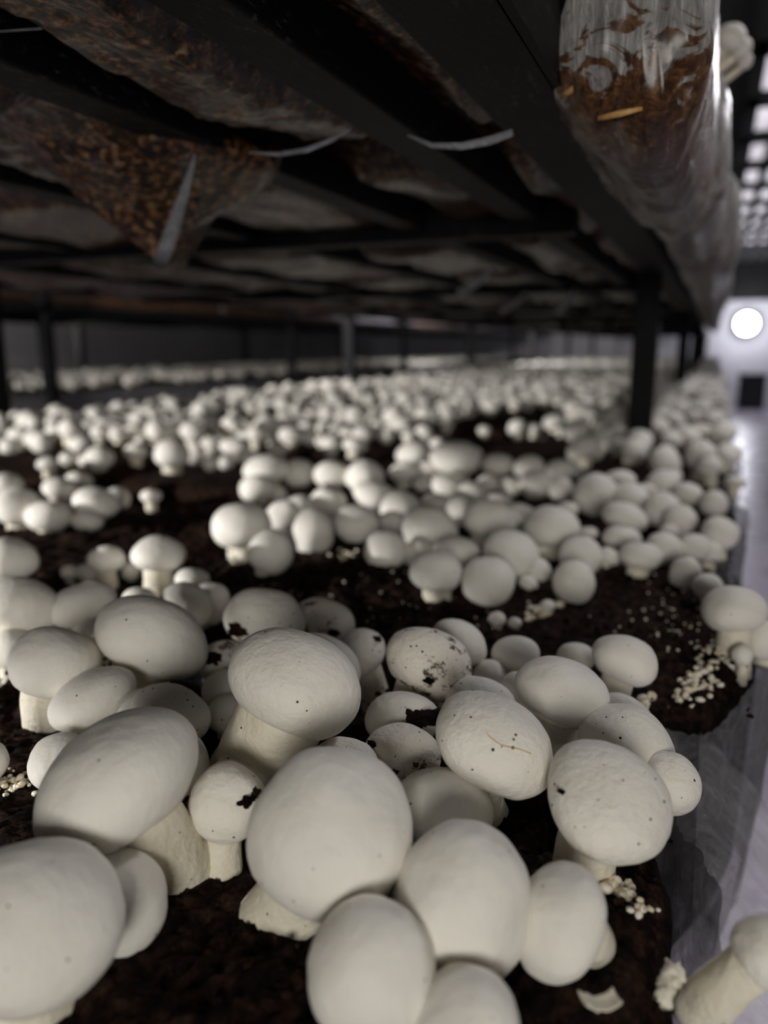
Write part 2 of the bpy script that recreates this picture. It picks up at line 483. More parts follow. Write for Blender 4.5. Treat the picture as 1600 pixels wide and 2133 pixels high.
rows = [-0.10, 0.385, 0.862, 1.30, 1.76]
while rows[-1] < 13.6: rows.append(rows[-1] + PITCH / 5)
cols = [0.050, -0.42, -0.86, -1.30, -1.76]
gap = 0.012
proto = None
for r in range(len(rows) - 1):
    for c_ in range(4):
        y0, y1 = rows[r] + gap, rows[r + 1] - gap
        if abs((rows[r] - 1.76) / PITCH - round((rows[r] - 1.76) / PITCH)) < 0.01: y0 += 0.02
        if abs((rows[r + 1] - 1.76) / PITCH - round((rows[r + 1] - 1.76) / PITCH)) < 0.01: y1 -= 0.02
        x1, x0 = cols[c_] - gap * 0.6, cols[c_ + 1] + gap * 0.6
        if r == 0 and c_ == 0: x1 = 0.012
        if r == 0 and c_ >= 2 or r == 1 and c_ == 3: continue
        if r <= 1 and c_ <= 1:
            lab = {(0, 0): 'nearest bag of dark peat at the aisle edge, under the largest mushrooms',
                   (0, 1): 'bag of black peat at lower left under the shaded mushrooms',
                   (1, 0): 'bag with bare brown peat and tiny white pins at its aisle corner',
                   (1, 1): 'bag of black bare peat beside the lone tiny mushroom'}[(r, c_)]
            big = c_ == 0
            grow_bag(x0, x1, y0, y1, 190 if big else 110, 190 if big else 110, lab, None, True, 0.010, 0 if big else 0.025, 0.68 if (big and r == 1) else 0.42)
        elif r <= 5:
            lab = 'peat-topped bag further along the aisle edge, its rim carrying a row of mushrooms' if c_ == 0 else 'peat-topped bag hidden under the blurred crop in the middle of the bed'
            grow_bag(x0, x1, y0, y1, 40, 40, lab, 'bags along the aisle edge' if c_ == 0 else 'bags in the middle of the bed', False, 0.012, 0.004 if c_ == 0 else 0.025, 0.6 if c_ == 0 else 0.42)
        else:
            lab = 'peat-topped bag in the far blurred length of the bed'
            if proto is None:
                proto = grow_bag(x0, x1, y0, y1, 14, 14, lab, 'bags in the far bed', False, 0.01, 0.02)
                pw, pd = x1 - x0, y1 - y0
            else:
                c = proto.copy(); COL.objects.link(c)
                c.location = ((x0 + x1) / 2, (y0 + y1) / 2, -0.198)
                c.scale = ((x1 - x0) / pw, (y1 - y0) / pd, 1)
                for ch in list(proto.children):
                    d = ch.copy(); COL.objects.link(d); d.parent = c
# beds of the rack across the side aisle
for k in range(4):
    y0 = 1.0 + 3.0 * k
    e = empty('growing_bed', (-3.48, y0 + 1.5, -0.19))
    tag(e, 'long peat bed on the rack across the side aisle', 'growing bed', 'beds across the side aisle')
    v, f = [], []
    nx, ny = 12, 26
    for j in range(ny + 1):
        for i in range(nx + 1):
            px_, py_ = -0.74 + 1.48 * i / nx, -1.47 + 2.94 * j / ny
            v.append((px_, py_, 0.19 + soil_h(px_, py_ + y0, False)))
    for j in range(ny):
        for i in range(nx):
            q = j * (nx + 1) + i; f.append((q, q + 1, q + nx + 2, q + nx + 1))
    mesh_obj('peat_casing', v, f, M['peat'], e)
    box_obj('plastic_film', M['film'], (-3.48 - .75, -3.48 + .75, y0 + .02, y0 + 2.98, -.19, -.012), e)
    u = empty('growing_bed', (-3.48, y0 + 1.5, SHZ + 0.036))
    tag(u, 'dark underside of the bed on the upper shelf across the side aisle', 'growing bed', 'upper beds across the side aisle')
    box_obj('compost', M['compost'], (-3.48 - .74, -3.48 + .74, y0 + .02, y0 + 2.98, SHZ + .036, SHZ + .2), u, 0.02)


# ------------------------------------------------------------------ upper shelf bags (seen from below)
def sag_bag(x0, x1, y0, y1, rails, sag, label, group=None, nx=70, ny=50, seed=0.0, top=0.20, mat='compost'):
    cx, cy = (x0 + x1) / 2, (y0 + y1) / 2
    zb = SHZ + 0.036
    e = empty('compost_bag', (cx, cy, zb)); tag(e, label, 'compost bag', group)
    sup = sorted([r for r in rails if x0 < r < x1])
    v, f = [], []

    def zbot(x, y):
        t = (y - y0) / (y1 - y0)
        edge = min(t, 1 - t)
        rise = 1 - min(1, edge / 0.10)
        ds = min([abs(x - r) for r in sup] + [9])
        # sag between supports
        k = min(1, max(0, (ds - 0.016) / 0.035)); k = k * k * (3 - 2 * k)
        s = sag * k * (0.75 + 0.5 * fn((x, y, 0), 7, seed + 3))
        ex = min(x - x0, x1 - x); rx = 1 - min(1, ex / 0.035)
        return -s * (1 - rise ** 2) + rise ** 3 * 0.05 + rx ** 3 * 0.05 + (0.003 * fn((x, y, 0), 40, seed) + 0.0015 * fn((x, y, 0), 110, seed)) * k + 0.001
    for j in range(ny + 1):
        for i in range(nx + 1):
            x = x0 + (x1 - x0) * i / nx; y = y0 + (y1 - y0) * j / ny
            v.append((x - cx, y - cy, zbot(x, y)))
    for j in range(ny):
        for i in range(nx):
            q = j * (nx + 1) + i; f.append((q, q + nx + 1, q + nx + 2, q + 1))
    loop = [i for i in range(nx + 1)] + [(nx + 1) * j + nx for j in range(1, ny + 1)] + [(nx + 1) * ny + i for i in range(nx - 1, -1, -1)] + [(nx + 1) * j for j in range(ny - 1, 0, -1)]
    n0 = len(loop); prev = loop
    ring = [Vector(v[i]) for i in loop]
    for zz in (0.09, top):
        st = len(v)
        for p in ring: v.append((p.x, p.y, zz))
        cur = list(range(st, st + n0))
        for i in range(n0): f.append((prev[i], prev[(i + 1) % n0], cur[(i + 1) % n0], cur[i]))
        prev = cur
    f.append(tuple(reversed(prev)))
    mesh_obj('wrapped_compost', v, f, M[mat], e)
    return e


RAILS = [-1.73, -1.30, -0.95, -0.62, -0.372, -0.222, -0.122]
ub = sag_bag(-0.60, -0.10, 0.02, 0.655, RAILS, 0.036, 'brown compost bag sagging between the black bars overhead', None, 150, 120, 1.3)
ub2 = sag_bag(-1.14, -0.61, 0.02, 0.655, RAILS, 0.036, 'brown compost bag overhead beyond the hanging white plastic strip', None, 80, 60, 5.1)
for k, (xa, xb) in enumerate(((-0.60, -0.10), (-1.14, -0.61), (-1.74, -1.15), (-1.74, -1.15))):
    ya, yb = (0.02, 0.655) if k == 3 else (-1.5, 0.0)
    sag_bag(xa, xb, ya, yb, RAILS, 0.03, 'dark compost bag on the upper shelf around the viewer', 'bags of the upper shelf around the viewer', 30, 24, 90 + k)
for r in range(13):
    y0 = 0.675 + r * 0.55
    for c_, (xa, xb) in enumerate(((-0.60, -0.10), (-1.14, -0.61), (-1.74, -1.15))):
        sag_bag(xa, xb, y0, y0 + 0.535, RAILS, 0.03 + 0.012 * rnd.random(), 'dark compost bag sagging through the upper shelf further back', 'far bags of the upper shelf', 48, 24, 10 + r * 3 + c_)
# plastic rims catching the light on the underside
def ribbon(name, pts, widths, mat, parent=None, thick=0.0006, normal=None):
    v, f = [], []
    n = len(pts)
    for i, p in enumerate(pts):
        p = Vector(p)
        t = (Vector(pts[min(i + 1, n - 1)]) - Vector(pts[max(i - 1, 0)])).normalized()
        view = (CAMP - p).normalized() if normal is None else Vector(normal)
        s = t.cross(view).normalized(); nn = s.cross(t)
        w = widths[i] / 2
        for a, b_ in ((-1, -1), (1, -1), (1, 1), (-1, 1)):
            v.append(p + s * (w * a) + nn * (thick * b_))
    for i in range(n - 1):
        for k in range(4):
            f.append((i * 4 + k, i * 4 + (k + 1) % 4, i * 4 + 4 + (k + 1) % 4, i * 4 + 4 + k))
    f += [(3, 2, 1, 0), tuple(4 * (n - 1) + k for k in range(4))]
    if parent: v = [p - parent.location for p in v]
    return mesh_obj(name, v, f, mat, parent)


# hanging corner flap of the left bag with its white fold
def pt(px_, py_, y): return aty(px_, py_, y)


def flap(parent):
    left = [pt(-20, 240, 0.44), pt(40, 300, 0.47), pt(120, 375, 0.50), pt(200, 445, 0.53), pt(270, 500, 0.55), pt(322, 545, 0.565), pt(338, 553, 0.57)]
    right = [pt(60, 200, 0.40), pt(230, 245, 0.45), pt(395, 310, 0.50), pt(560, 352, 0.57), pt(545, 395, 0.60), pt(420, 455, 0.595), pt(352, 553, 0.575)]
    nx, ny = 24, 40
    v, f = [], []

    def samp(L, u):
        k = u * (len(L) - 1); i = min(int(k), len(L) - 2); return L[i].lerp(L[i + 1], k - i)
    for j in range(ny + 1):
        for i in range(nx + 1):
            u, w = j / ny, i / nx
            p = samp(left, u).lerp(samp(right, u), w)
            bulge = math.sin(math.pi * w) * math.sin(math.pi * min(1, u * 0.9 + 0.08))
            p = p + Vector((-0.1, -0.5, -0.6)).normalized() * (0.012 * bulge + 0.002 * fn(p, 60, 2) + 0.001 * fn(p, 150, 2))
            v.append(p - parent.location)
    n = len(v)
    v += [p + Vector((0.004, 0.02, 0.035 * (1 - (k // (nx + 1)) / ny) + 0.002)) for k, p in enumerate(list(v))]
    for j in range(ny):
        for i in range(nx):
            q = j * (nx + 1) + i
            f.append((q, q + 1, q + nx + 2, q + nx + 1)); f.append((n + q, n + q + nx + 1, n + q + nx + 2, n + q + 1))
    loop = [i for i in range(nx + 1)] + [(nx + 1) * j + nx for j in range(1, ny + 1)] + [(nx + 1) * ny + i for i in range(nx - 1, -1, -1)] + [(nx + 1) * j for j in range(ny - 1, 0, -1)]
    for i in range(len(loop)):
        a, b_ = loop[i], loop[(i + 1) % len(loop)]; f.append((a, n + a, n + b_, b_))
    return mesh_obj('hanging_corner', v, f, M['compost'], parent)


flap(ub)
tag(ribbon('plastic_fold', [pt(406, 322, 0.475), pt(394, 370, 0.488), pt(378, 420, 0.50), pt(362, 470, 0.515), pt(347, 515, 0.53), pt(334, 549, 0.54)],
       [0.0014, 0.0052, 0.0080, 0.0104, 0.0120, 0.0126], M['film_fold'], ub), 'glossy white plastic strip')
ribbon('plastic_rim', [pt(520, 318, 0.50), pt(580, 322, 0.50), pt(640, 312, 0.50), pt(690, 292, 0.50), pt(732, 268, 0.50)], [0.001, 0.0025, 0.0032, 0.0028, 0.001], M['film_fold'], ub)
ribbon('plastic_rim', [pt(850, 282, 0.52), pt(900, 303, 0.52), pt(960, 305, 0.52), pt(1020, 293, 0.52), pt(1068, 276, 0.52)], [0.001, 0.003, 0.004, 0.005, 0.004], M['film_fold'], ub)
ribbon('plastic_rim', [pt(-10, 66, 0.33), pt(80, 60, 0.33), pt(170, 42, 0.33), pt(250, 15, 0.33)], [0.001, 0.0012, 0.0012, 0.001], M['film_fold'], ub2)
# small plastic tails hanging under the far shelf
for i, (pa, pb, yy, lab) in enumerate((((1032, 555), (955, 612), 1.35, 'pale plastic tail hanging left of two others under the far shelf'),
                                       ((1098, 610), (1043, 650), 1.75, 'pale plastic tail hanging in the middle under the far shelf'),
                                       ((1200, 600), (1160, 652), 1.75, 'pale plastic tail hanging closest to the bare post'))):
    a, b_ = pt(*pa, yy), pt(*pb, yy - 0.02)
    e = ribbon('plastic_tail', [a, a.lerp(b_, .5) + Vector((0, 0, -.004)), b_], [0.006, 0.014, 0.012], M['film_fold'])
    tag(e, lab, 'plastic strip', 'plastic tails under the shelf')

# outer bags bulging over the rail: cross-sections from the outline of their ends
OUT = [(1196, -150), (1192, 0), (1180, 62), (1148, 118), (1143, 165), (1150, 215), (1188, 255), (1240, 308), (1300, 345), (1352, 361), (1402, 344), (1432, 292), (1466, 218), (1488, 130), (1494, 0), (1494, -150)]


def outer_bag(yc, length, label, detail=1, sx=1.0, sz=1.0, dx=0.0, dz=0.0, seed=0.0, grp=None, mat='baggrey'):
    prof = [aty(px_, py_, 0.49) for px_, py_ in OUT]
    pts = []
    for i in range(len(prof)):       # open polyline, resampled
        if i == len(prof) - 1: break
        for k in range(4 * detail): pts.append(prof[i].lerp(prof[i + 1], k / (4 * detail)))
    pts.append(prof[-1])
    c0 = Vector((-0.055, 0, 0.40))
    zmin = min(p.z for p in pts)
    e = empty('compost_bag', (c0.x + dx, yc, zmin + dz)); tag(e, label, 'compost bag', grp)
    ny = 26 * detail
    v, f = [], []
    n = len(pts)
    for j in range(ny + 1):
        t = j / ny
        yy = yc + length * (0.5 - 0.5 * math.cos(math.pi * t)) - 0.01
        ends = min(t, 1 - t) / 0.28
        s = math.sqrt(max(0.0, 1 - (1 - min(1, ends)) ** 2.4)) if ends < 1 else 1
        s = max(s, 0.02)
        for p in pts:
            x = c0.x + (p.x - c0.x) * s * sx
            z = zmin + (max(0.0, (p.z - zmin)) * sz)
            z = z + (1 - s) * max(0, (0.45 - z)) * 0.9
            w = 0.004 * fn((x, yy, z * 0.5), 34, seed) + 0.0018 * fn((x, yy, z * 0.4), 95, seed + 3)
            d = Vector((p.x - c0.x, 0, p.z - c0.z - 0.03)).normalized()
            v.append((x + d.x * w - c0.x, yy - w * 1.2 - yc, z + d.z * w - zmin))
    for j in range(ny):
        for i in range(n - 1):
            q = j * n + i; f.append((q, q + 1, q + n + 1, q + n))
    for j in range(ny):      # close the top
        f.append((j * n, (j + 1) * n, (j + 1) * n + n - 1, j * n + n - 1))
    f.append(tuple(range(n))); f.append(tuple(ny * n + i for i in reversed(range(n))))
    mesh_obj('wrapped_compost', v, f, M[mat], e)
    return e


ob = outer_bag(0.47, 0.36, 'wrinkled clear plastic bag bulging over the rail, white above and brown below', 2, mat='bagwhite')
def rod(parent, a, b_, r, name='straw'):
    return ribbon(name, [a, a.lerp(b_, .5), b_], [r * 0.8, r * 1.2, r * 0.7], M['straw'], parent, 0.0009)


tag(rod(ob, aty(1246, 247, 0.468), aty(1338, 226, 0.466), 0.0028), 'golden straw')
tag(rod(ob, aty(1168, 203, 0.482), aty(1210, 174, 0.472), 0.0028), 'golden straw')
outer_bag(0.80, 0.42, 'greyish plastic bag over the rail, directly behind the nearest bulging bag', 1, 1.0, 0.95, 0.012, 0.015, 7.0)
for k in range(13):
    outer_bag(1.20 + 0.44 * k, 0.46, 'greyish plastic bag over the rail in the row leading to the lamp', 1, 1.05 + 0.1 * rnd.random(), 0.95, 0.026 + 0.01 * rnd.random(), 0.01 * rnd.random(), 20.0 + k, 'plastic bags over the rail')


# ------------------------------------------------------------------ mushrooms
def cap_mesh(R, c, nu, nv, seed, lump=0.035, fine=0.006):
    """verts of a button cap, axis +Z, centre at origin"""
    prof = []
    m1 = int(nv * 0.8)
    for i in range(m1 + 1):
        th = (i / m1) * math.radians(138)
        z = math.cos(th)
        r = math.sin(th) ** 0.92 if th > 0 else 0
        if z < 0: z *= 0.90
        prof.append((r * R, z * c))
    r1, z1 = prof[-1]
    for i in range(1, nv - m1 + 1):
        t = i / (nv - m1)
        prof.append((r1 + (0.36 * R - r1) * t, z1 - 0.04 * c * math.sin(math.pi * t) + 0.18 * c * t * t))
    v = [Vector((0, 0, prof[0][1]))]
    for r, z in prof[1:]:
        for j in range(nu):
            a = j / nu * 2 * math.pi; v.append(Vector((r * math.cos(a), r * math.sin(a), z)))
    out = []
    for p in v:
        q = p / R
        k = 1 + lump * noise.noise(q * 1.1 + Vector((seed, 0, 0))) * 2 + fine * noise.noise(q * 5 + Vector((0, seed, 0))) * 2
        out.append(p * k)
    f = [(0, 1 + j, 1 + (j + 1) % nu) for j in range(nu)]
    for i in range(len(prof) - 2):
        o = 1 + i * nu
        for j in range(nu): f.append((o + j, o + nu + j, o + nu + (j + 1) % nu, o + (j + 1) % nu))
    o = 1 + (len(prof) - 2) * nu
    f.append(tuple(o + j for j in reversed(range(nu))))
    return out, f


def stem_mesh(p0, p1, p2, r0, r1, nu, nv, seed):
    v, f = [], []
    for i in range(nv + 1):
        t = i / nv
        c = p0 * (1 - t) ** 2 + p1 * (2 * t * (1 - t)) + p2 * t * t
        d = ((p1 - p0) * (1 - t) + (p2 - p1) * t)
        d = d.normalized() if d.length > 1e-7 else Vector((0, 0, -1))
        s = d.orthogonal().normalized() if abs(d.x) > 0.99 else d.cross(Vector((1, 0, 0))).normalized(); n = d.cross(s)
        r = r0 * (1 - t) + r1 * t - 0.10 * r0 * math.sin(math.pi * t)
        for j in range(nu):
            a = j / nu * 2 * math.pi
            e = s * math.cos(a) + n * math.sin(a)
            k = r * (1 + 0.10 * noise.noise(e * 1.3 + Vector((seed, t * 2.5, 0))))
            v.append(c + e * k)
    for i in range(nv):
        for j in range(nu): f.append((i * nu + j, i * nu + (j + 1) % nu, (i + 1) * nu + (j + 1) % nu, (i + 1) * nu + j))
    f.append(tuple(range(nu))[::-1]); f.append(tuple(nv * nu + j for j in range(nu)))
    return v, f


CROP = 'white mushrooms growing on the near bed'
placed = []


def mushroom(cx, cy, w, h, dr, label, k=0.62, base=None, mat='cap', lump=0.045, ring=False, stem=0.52, phi=None, soil=0.0, group=CROP, yfix=None, sbase=1.0, base3=None):
    d = ray(cx, cy)
    if yfix is None: t = (CAMP.z - soil) / (k * w / F - d.z)
    else: t = yfix / d.y
    C = CAMP + d * t
    R = w / 2 * t / F; hh = h / 2 * t / F
    dn = d.normalized()
    rr = (RT - dn * RT.dot(dn)).normalized(); uu = (UP - dn * UP.dot(dn) - rr * UP.dot(rr)).normalized()
    c = 0.80 * R
    if phi is None:
        if hh <= c: ph = math.radians(12)
        elif hh >= R: ph = math.radians(48)
        else: ph = math.asin(math.sqrt((hh * hh - c * c) / (R * R - c * c)))
        ph = min(max(ph, math.radians(12)), math.radians(55))
    else: ph = math.radians(phi)
    c2 = (hh * hh - R * R * math.sin(ph) ** 2) / math.cos(ph) ** 2
    c = math.sqrt(max(c2, (0.55 * R) ** 2)); c = min(c, 1.25 * R)
    a = math.radians(dr)
    ax = ((rr * math.cos(a) + uu * math.sin(a)) * math.cos(ph) - dn * math.sin(ph)).normalized()
    if base3 is not None:
        B = C + Vector(base3)
    elif base is not None:
        B = atz(base[0], base[1], soil - 0.004)
    else:
        hgt = max(C.z - soil, 0.004)
        sh = ax.xy * (0.75 * min(2 * R, hgt * 1.2))
        B = Vector((C.x - sh.x, C.y - sh.y, soil - 0.004))
    near = w > 75
    nu, nv = (64, 44) if w > 110 else ((40, 28) if near else (24, 16))
    seed = (cx * 0.37 + cy * 0.11) % 50
    e = empty('mushroom', B); tag(e, label, 'mushroom', group)
    v, f = cap_mesh(R, c, nu, nv, seed, lump)
    rot = ax.to_track_quat('Z', 'Y').to_matrix()
    cap = mesh_obj('cap', [rot @ p + C - B for p in v], f, M[mat], e)
    p0 = C - ax * (0.25 * c) - B
    p1 = C - ax * (1.15 * c) - B
    p1.z = max(p1.z, -0.002) if base3 is None else p1.z
    p2 = Vector((0, 0, -0.010))
    v, f = stem_mesh(p0, p1, p2, stem * R, stem * R * 1.12 * sbase, 28 if near else 14, 14 if near else 6, seed)
    mesh_obj('stem', v, f, M['stem'], e)
    if ring:
        v, f = [], []
        q0 = C - ax * (0.80 * c) - B
        for i in range(32):
            for j in range(8):
                aa, b_ = i / 32 * 2 * math.pi, j / 8 * 2 * math.pi
                rr_ = R * 0.53 + R * 0.055 * math.cos(b_) + R * 0.03 * noise.noise(Vector((math.cos(aa) * 2, math.sin(aa) * 2, seed)))
                v.append(rot @ Vector((rr_ * math.cos(aa), rr_ * math.sin(aa), R * 0.06 * math.sin(b_))) + q0)
        for i in range(32):
            for j in range(8):
                f.append((i * 8 + j, ((i + 1) % 32) * 8 + j, ((i + 1) % 32) * 8 + (j + 1) % 8, i * 8 + (j + 1) % 8))
        mesh_obj('ring', v, f, M['stem'], e)
    placed.append((C.x, C.y, R))
    return e, C, R, c, ax


# --- nearest mushrooms, traced one by one
FRONT = [
 (248, 1632, 352, 268, 128, 'large smooth egg-shaped cap leaning left, thick stem on its right', dict(base=(375, 1800), k=0.75, stem=0.5)),
 (686, 1735, 338, 345, 62, 'largest round smooth cap at the centre, facing the viewer', dict(base=(560, 1905), k=0.66)),
 (617, 1425, 288, 222, 66, 'tall mushroom with wide tilted cap on a thick cream stem', dict(base=(528, 1592), k=0.95, stem=0.66, lump=0.03, sbase=1.15, mat='cap_pimply')),
 (316, 1329, 238, 172, 70, 'smooth oval cap with a wide flat tilt behind the egg-shaped left one', dict(k=0.66, base=(300, 1450))),
 (62, 1925, 372, 345, 112, 'huge smooth cap cut off at the lower left corner', dict(k=0.6, base=(60, 2125), stem=0.5)),
 (252, 1880, 186, 245, 118, 'upright cap half hidden behind the huge lower left cap', dict(k=0.5, base=(318, 1945))),
 (472, 1672, 156, 158, 82, 'small knobbly mushroom with peat on its cap and a ringed stem', dict(k=0.95, base=(462, 1835), ring=True, stem=0.55, mat='cap_speck', lump=0.05)),
 (505, 1612, 120, 90, 80, 'small cap tucked just behind the knobbly ringed mushroom', dict(k=0.75, mat='cap_speck')),
 (961, 1886, 292, 328, 70, 'big smooth egg-shaped cap right of the largest round one', dict(k=0.5)),
 (773, 2022, 268, 275, 80, 'smooth ball-shaped cap at the bottom centre', dict(k=0.5)),
 (975, 2130, 218, 215, 85, 'cap rising into the bottom edge below the big egg-shaped one', dict(k=0.45)),
 (1166, 1915, 232, 186, 158, 'cap tipped sideways showing its torn rim toward the brown peat', dict(k=0.5, phi=25, base=(1195, 1955))),
 (921, 1690, 214, 176, 85, 'oval cap wedged right behind the largest round one', dict(k=0.6)),
 (1028, 1550, 268, 205, 60, 'wide lumpy cap with a thin fibre lying across it', dict(k=0.85, base=(1015, 1675), mat='cap_speck', lump=0.045, stem=0.42)),
 (1265, 1671, 268, 232, 55, 'large specked egg-shaped cap on a leaning torn stem near the bag edge', dict(k=0.80, base=(1215, 1815), mat='cap_speck', stem=0.5)),
 (1390, 1632, 128, 130, 75, 'small cap peeking out behind the large specked one at the bag edge', dict(k=0.75, mat='cap_speck', base=(1340, 1668))),
 (1302, 1556, 196, 178, 62, 'domed cap behind the large specked egg-shaped one', dict(k=0.62, mat='cap_speck')),
 (1172, 1440, 198, 140, 68, 'smooth oval cap on a ribbed stem above the domed one', dict(k=0.9, base=(1160, 1530), ring=True)),
 (1300, 1376, 136, 106, 66, 'smooth oval cap standing furthest right before the bare brown peat', dict(k=0.75)),
 (1200, 1370, 80, 62, 88, 'little round cap between two larger oval ones before the bare peat', dict(k=0.6)),
 (1075, 1362, 101, 76, 88, 'plain small oval cap at the front of the dark bare strip', dict(k=0.65)),
 (958, 1340, 122, 90, 62, 'cap behind the dirt-smeared one, touching its right shoulder', dict(k=0.75)),
 (892, 1383, 190, 148, 62, 'dirt-smeared oval cap with brown stains on its lower side', dict(k=0.72, mat='cap_dirty')),
 (1020, 1403, 70, 56, 90, 'tiny cap right of the dirt-smeared oval cap', dict(k=0.6)),
 (998, 1470, 150, 118, 82, 'cap half hidden behind the wide lumpy cap with the fibre', dict(k=0.6)),
 (1078, 1452, 90, 105, 88, 'cap squeezed behind the smooth oval cap on the ribbed stem', dict(k=0.6)),
 (1290, 1500, 130, 110, 70, 'pale cap squeezed between the domed cap and the smooth oval cap', dict(k=0.45)),
 (1172, 1565, 60, 52, 88, 'very small cap in the gap between two big specked caps', dict(k=0.7)),
 (838, 1500, 156, 116, 88, 'cap with a peat lump on its shoulder in the dark gap', dict(k=0.6, mat='cap_speck')),
 (838, 1571, 156, 124, 78, 'peat-dotted cap directly in front of the one with a peat lump', dict(k=0.62, mat='cap_dirty')),
 (716, 1608, 166, 142, 80, 'cream cap squeezed between the tall mushroom and the largest cap', dict(k=0.6, mat='cap_speck')),
 (553, 1290, 170, 128, 82, 'cap with peat on its left side behind the tall mushroom', dict(k=0.62, mat='cap_speck')),
 (676, 1293, 130, 94, 68, 'sooty-specked cap behind the tall mushroom to its right', dict(k=0.6, mat='cap_dirty')),
 (748, 1365, 118, 100, 128, 'nubby cap with a dark notch on its tip beside the black gap', dict(k=0.65, mat='cap_speck', lump=0.06)),
 (672, 1388, 165, 130, 70, 'cap mostly hidden behind the right shoulder of the tall mushroom', dict(k=0.7)),
 (468, 1382, 108, 92, 95, 'dirty cap topped with crumbs left of the tall mushroom', dict(k=0.6, mat='cap_dirty')),
 (468, 1440, 100, 92, 90, 'middle one of three caps tucked left of the tall mushroom', dict(k=0.6)),
 (478, 1488, 95, 84, 90, 'lowest of three caps tucked left of the tall mushroom', dict(k=0.55, mat='cap_speck')),
 (386, 1262, 112, 96, 72, 'dented cap rising behind the smooth oval cap', dict(k=0.7, lump=0.06)),
 (438, 1258, 84, 92, 60, 'cap behind the dented one, on its right', dict(k=0.62)),
 (400, 1208, 74, 48, 90, 'small flat cap at the back of the left front clump', dict(k=0.6)),
 (290, 1245, 70, 42, 90, 'thin sliver of cap behind the smooth oval cap', dict(k=0.6)),
 (113, 1386, 192, 156, 74, 'rounded cap with a sharp bright patch of sunlit-looking light', dict(k=0.72, base=(108, 1490))),
 (197, 1457, 182, 122, 122, 'flattened cap leaning left just below the brightly patched one', dict(k=0.62, base=(245, 1535))),
 (38, 1265, 162, 128, 84, 'brightly lit cap with a round shadow, at the left edge', dict(k=0.62)),
 (172, 1262, 138, 92, 108, 'brightly lit oval cap leaning left beside the smooth oval one', dict(k=0.62)),
 (208, 1312, 96, 70, 92, 'shaded cap below the brightly lit oval one', dict(k=0.5)),
 (355, 1487, 165, 118, 68, 'pimply specked cap behind the egg-shaped left one', dict(k=0.66, mat='cap_speck')),
 (305, 1492, 150, 112, 80, 'cap overlapped by the pimply specked one', dict(k=0.6)),
 (122, 1588, 126, 114, 122, 'plain cap left of the large egg-shaped one', dict(k=0.55)),
 (372, 1592, 130, 132, 80, 'cap showing only as a rim behind the large egg-shaped one', dict(k=0.62)),
 (-28, 1590, 86, 90, 90, 'cap barely showing at the left edge above the huge corner cap', dict(k=0.55)),
 (20, 1165, 112, 92, 84, 'lit cap at the left edge behind the one with a round shadow', dict(k=0.62)),
 (28, 1352, 96, 84, 88, 'dim cap in the shade left of the brightly patched one', dict(k=0.5)),
 (-18, 1300, 70, 80, 88, 'shadowed cap cut by the left edge', dict(k=0.6)),
 (1602, 1985, 150, 152, 28, 'mushroom lying over the bag edge in the lower right corner', dict(k=0.85, base=(1456, 2056), ring=True, stem=0.7, mat='cap_speck', phi=8)),
 (1528, 1272, 132, 102, 88, 'smooth cap overhanging the aisle edge of the second bag', dict(k=0.7)),
 (1592, 1335, 78, 86, 88, 'cap cut by the right edge below the overhanging one', dict(k=0.2)),
 (1475, 1222, 62, 56, 90, 'small cap behind the smooth overhanging one', dict(k=0.6)),
 (1546, 1365, 44, 46, 90, 'tiny white button at the rim below the overhanging cap', dict(k=0.5)),
]
res = {}
for cx, cy, w, h, dr, lab, o in FRONT:
    res[(cx, cy)] = mushroom(cx, cy, w, h, dr, lab, **o)

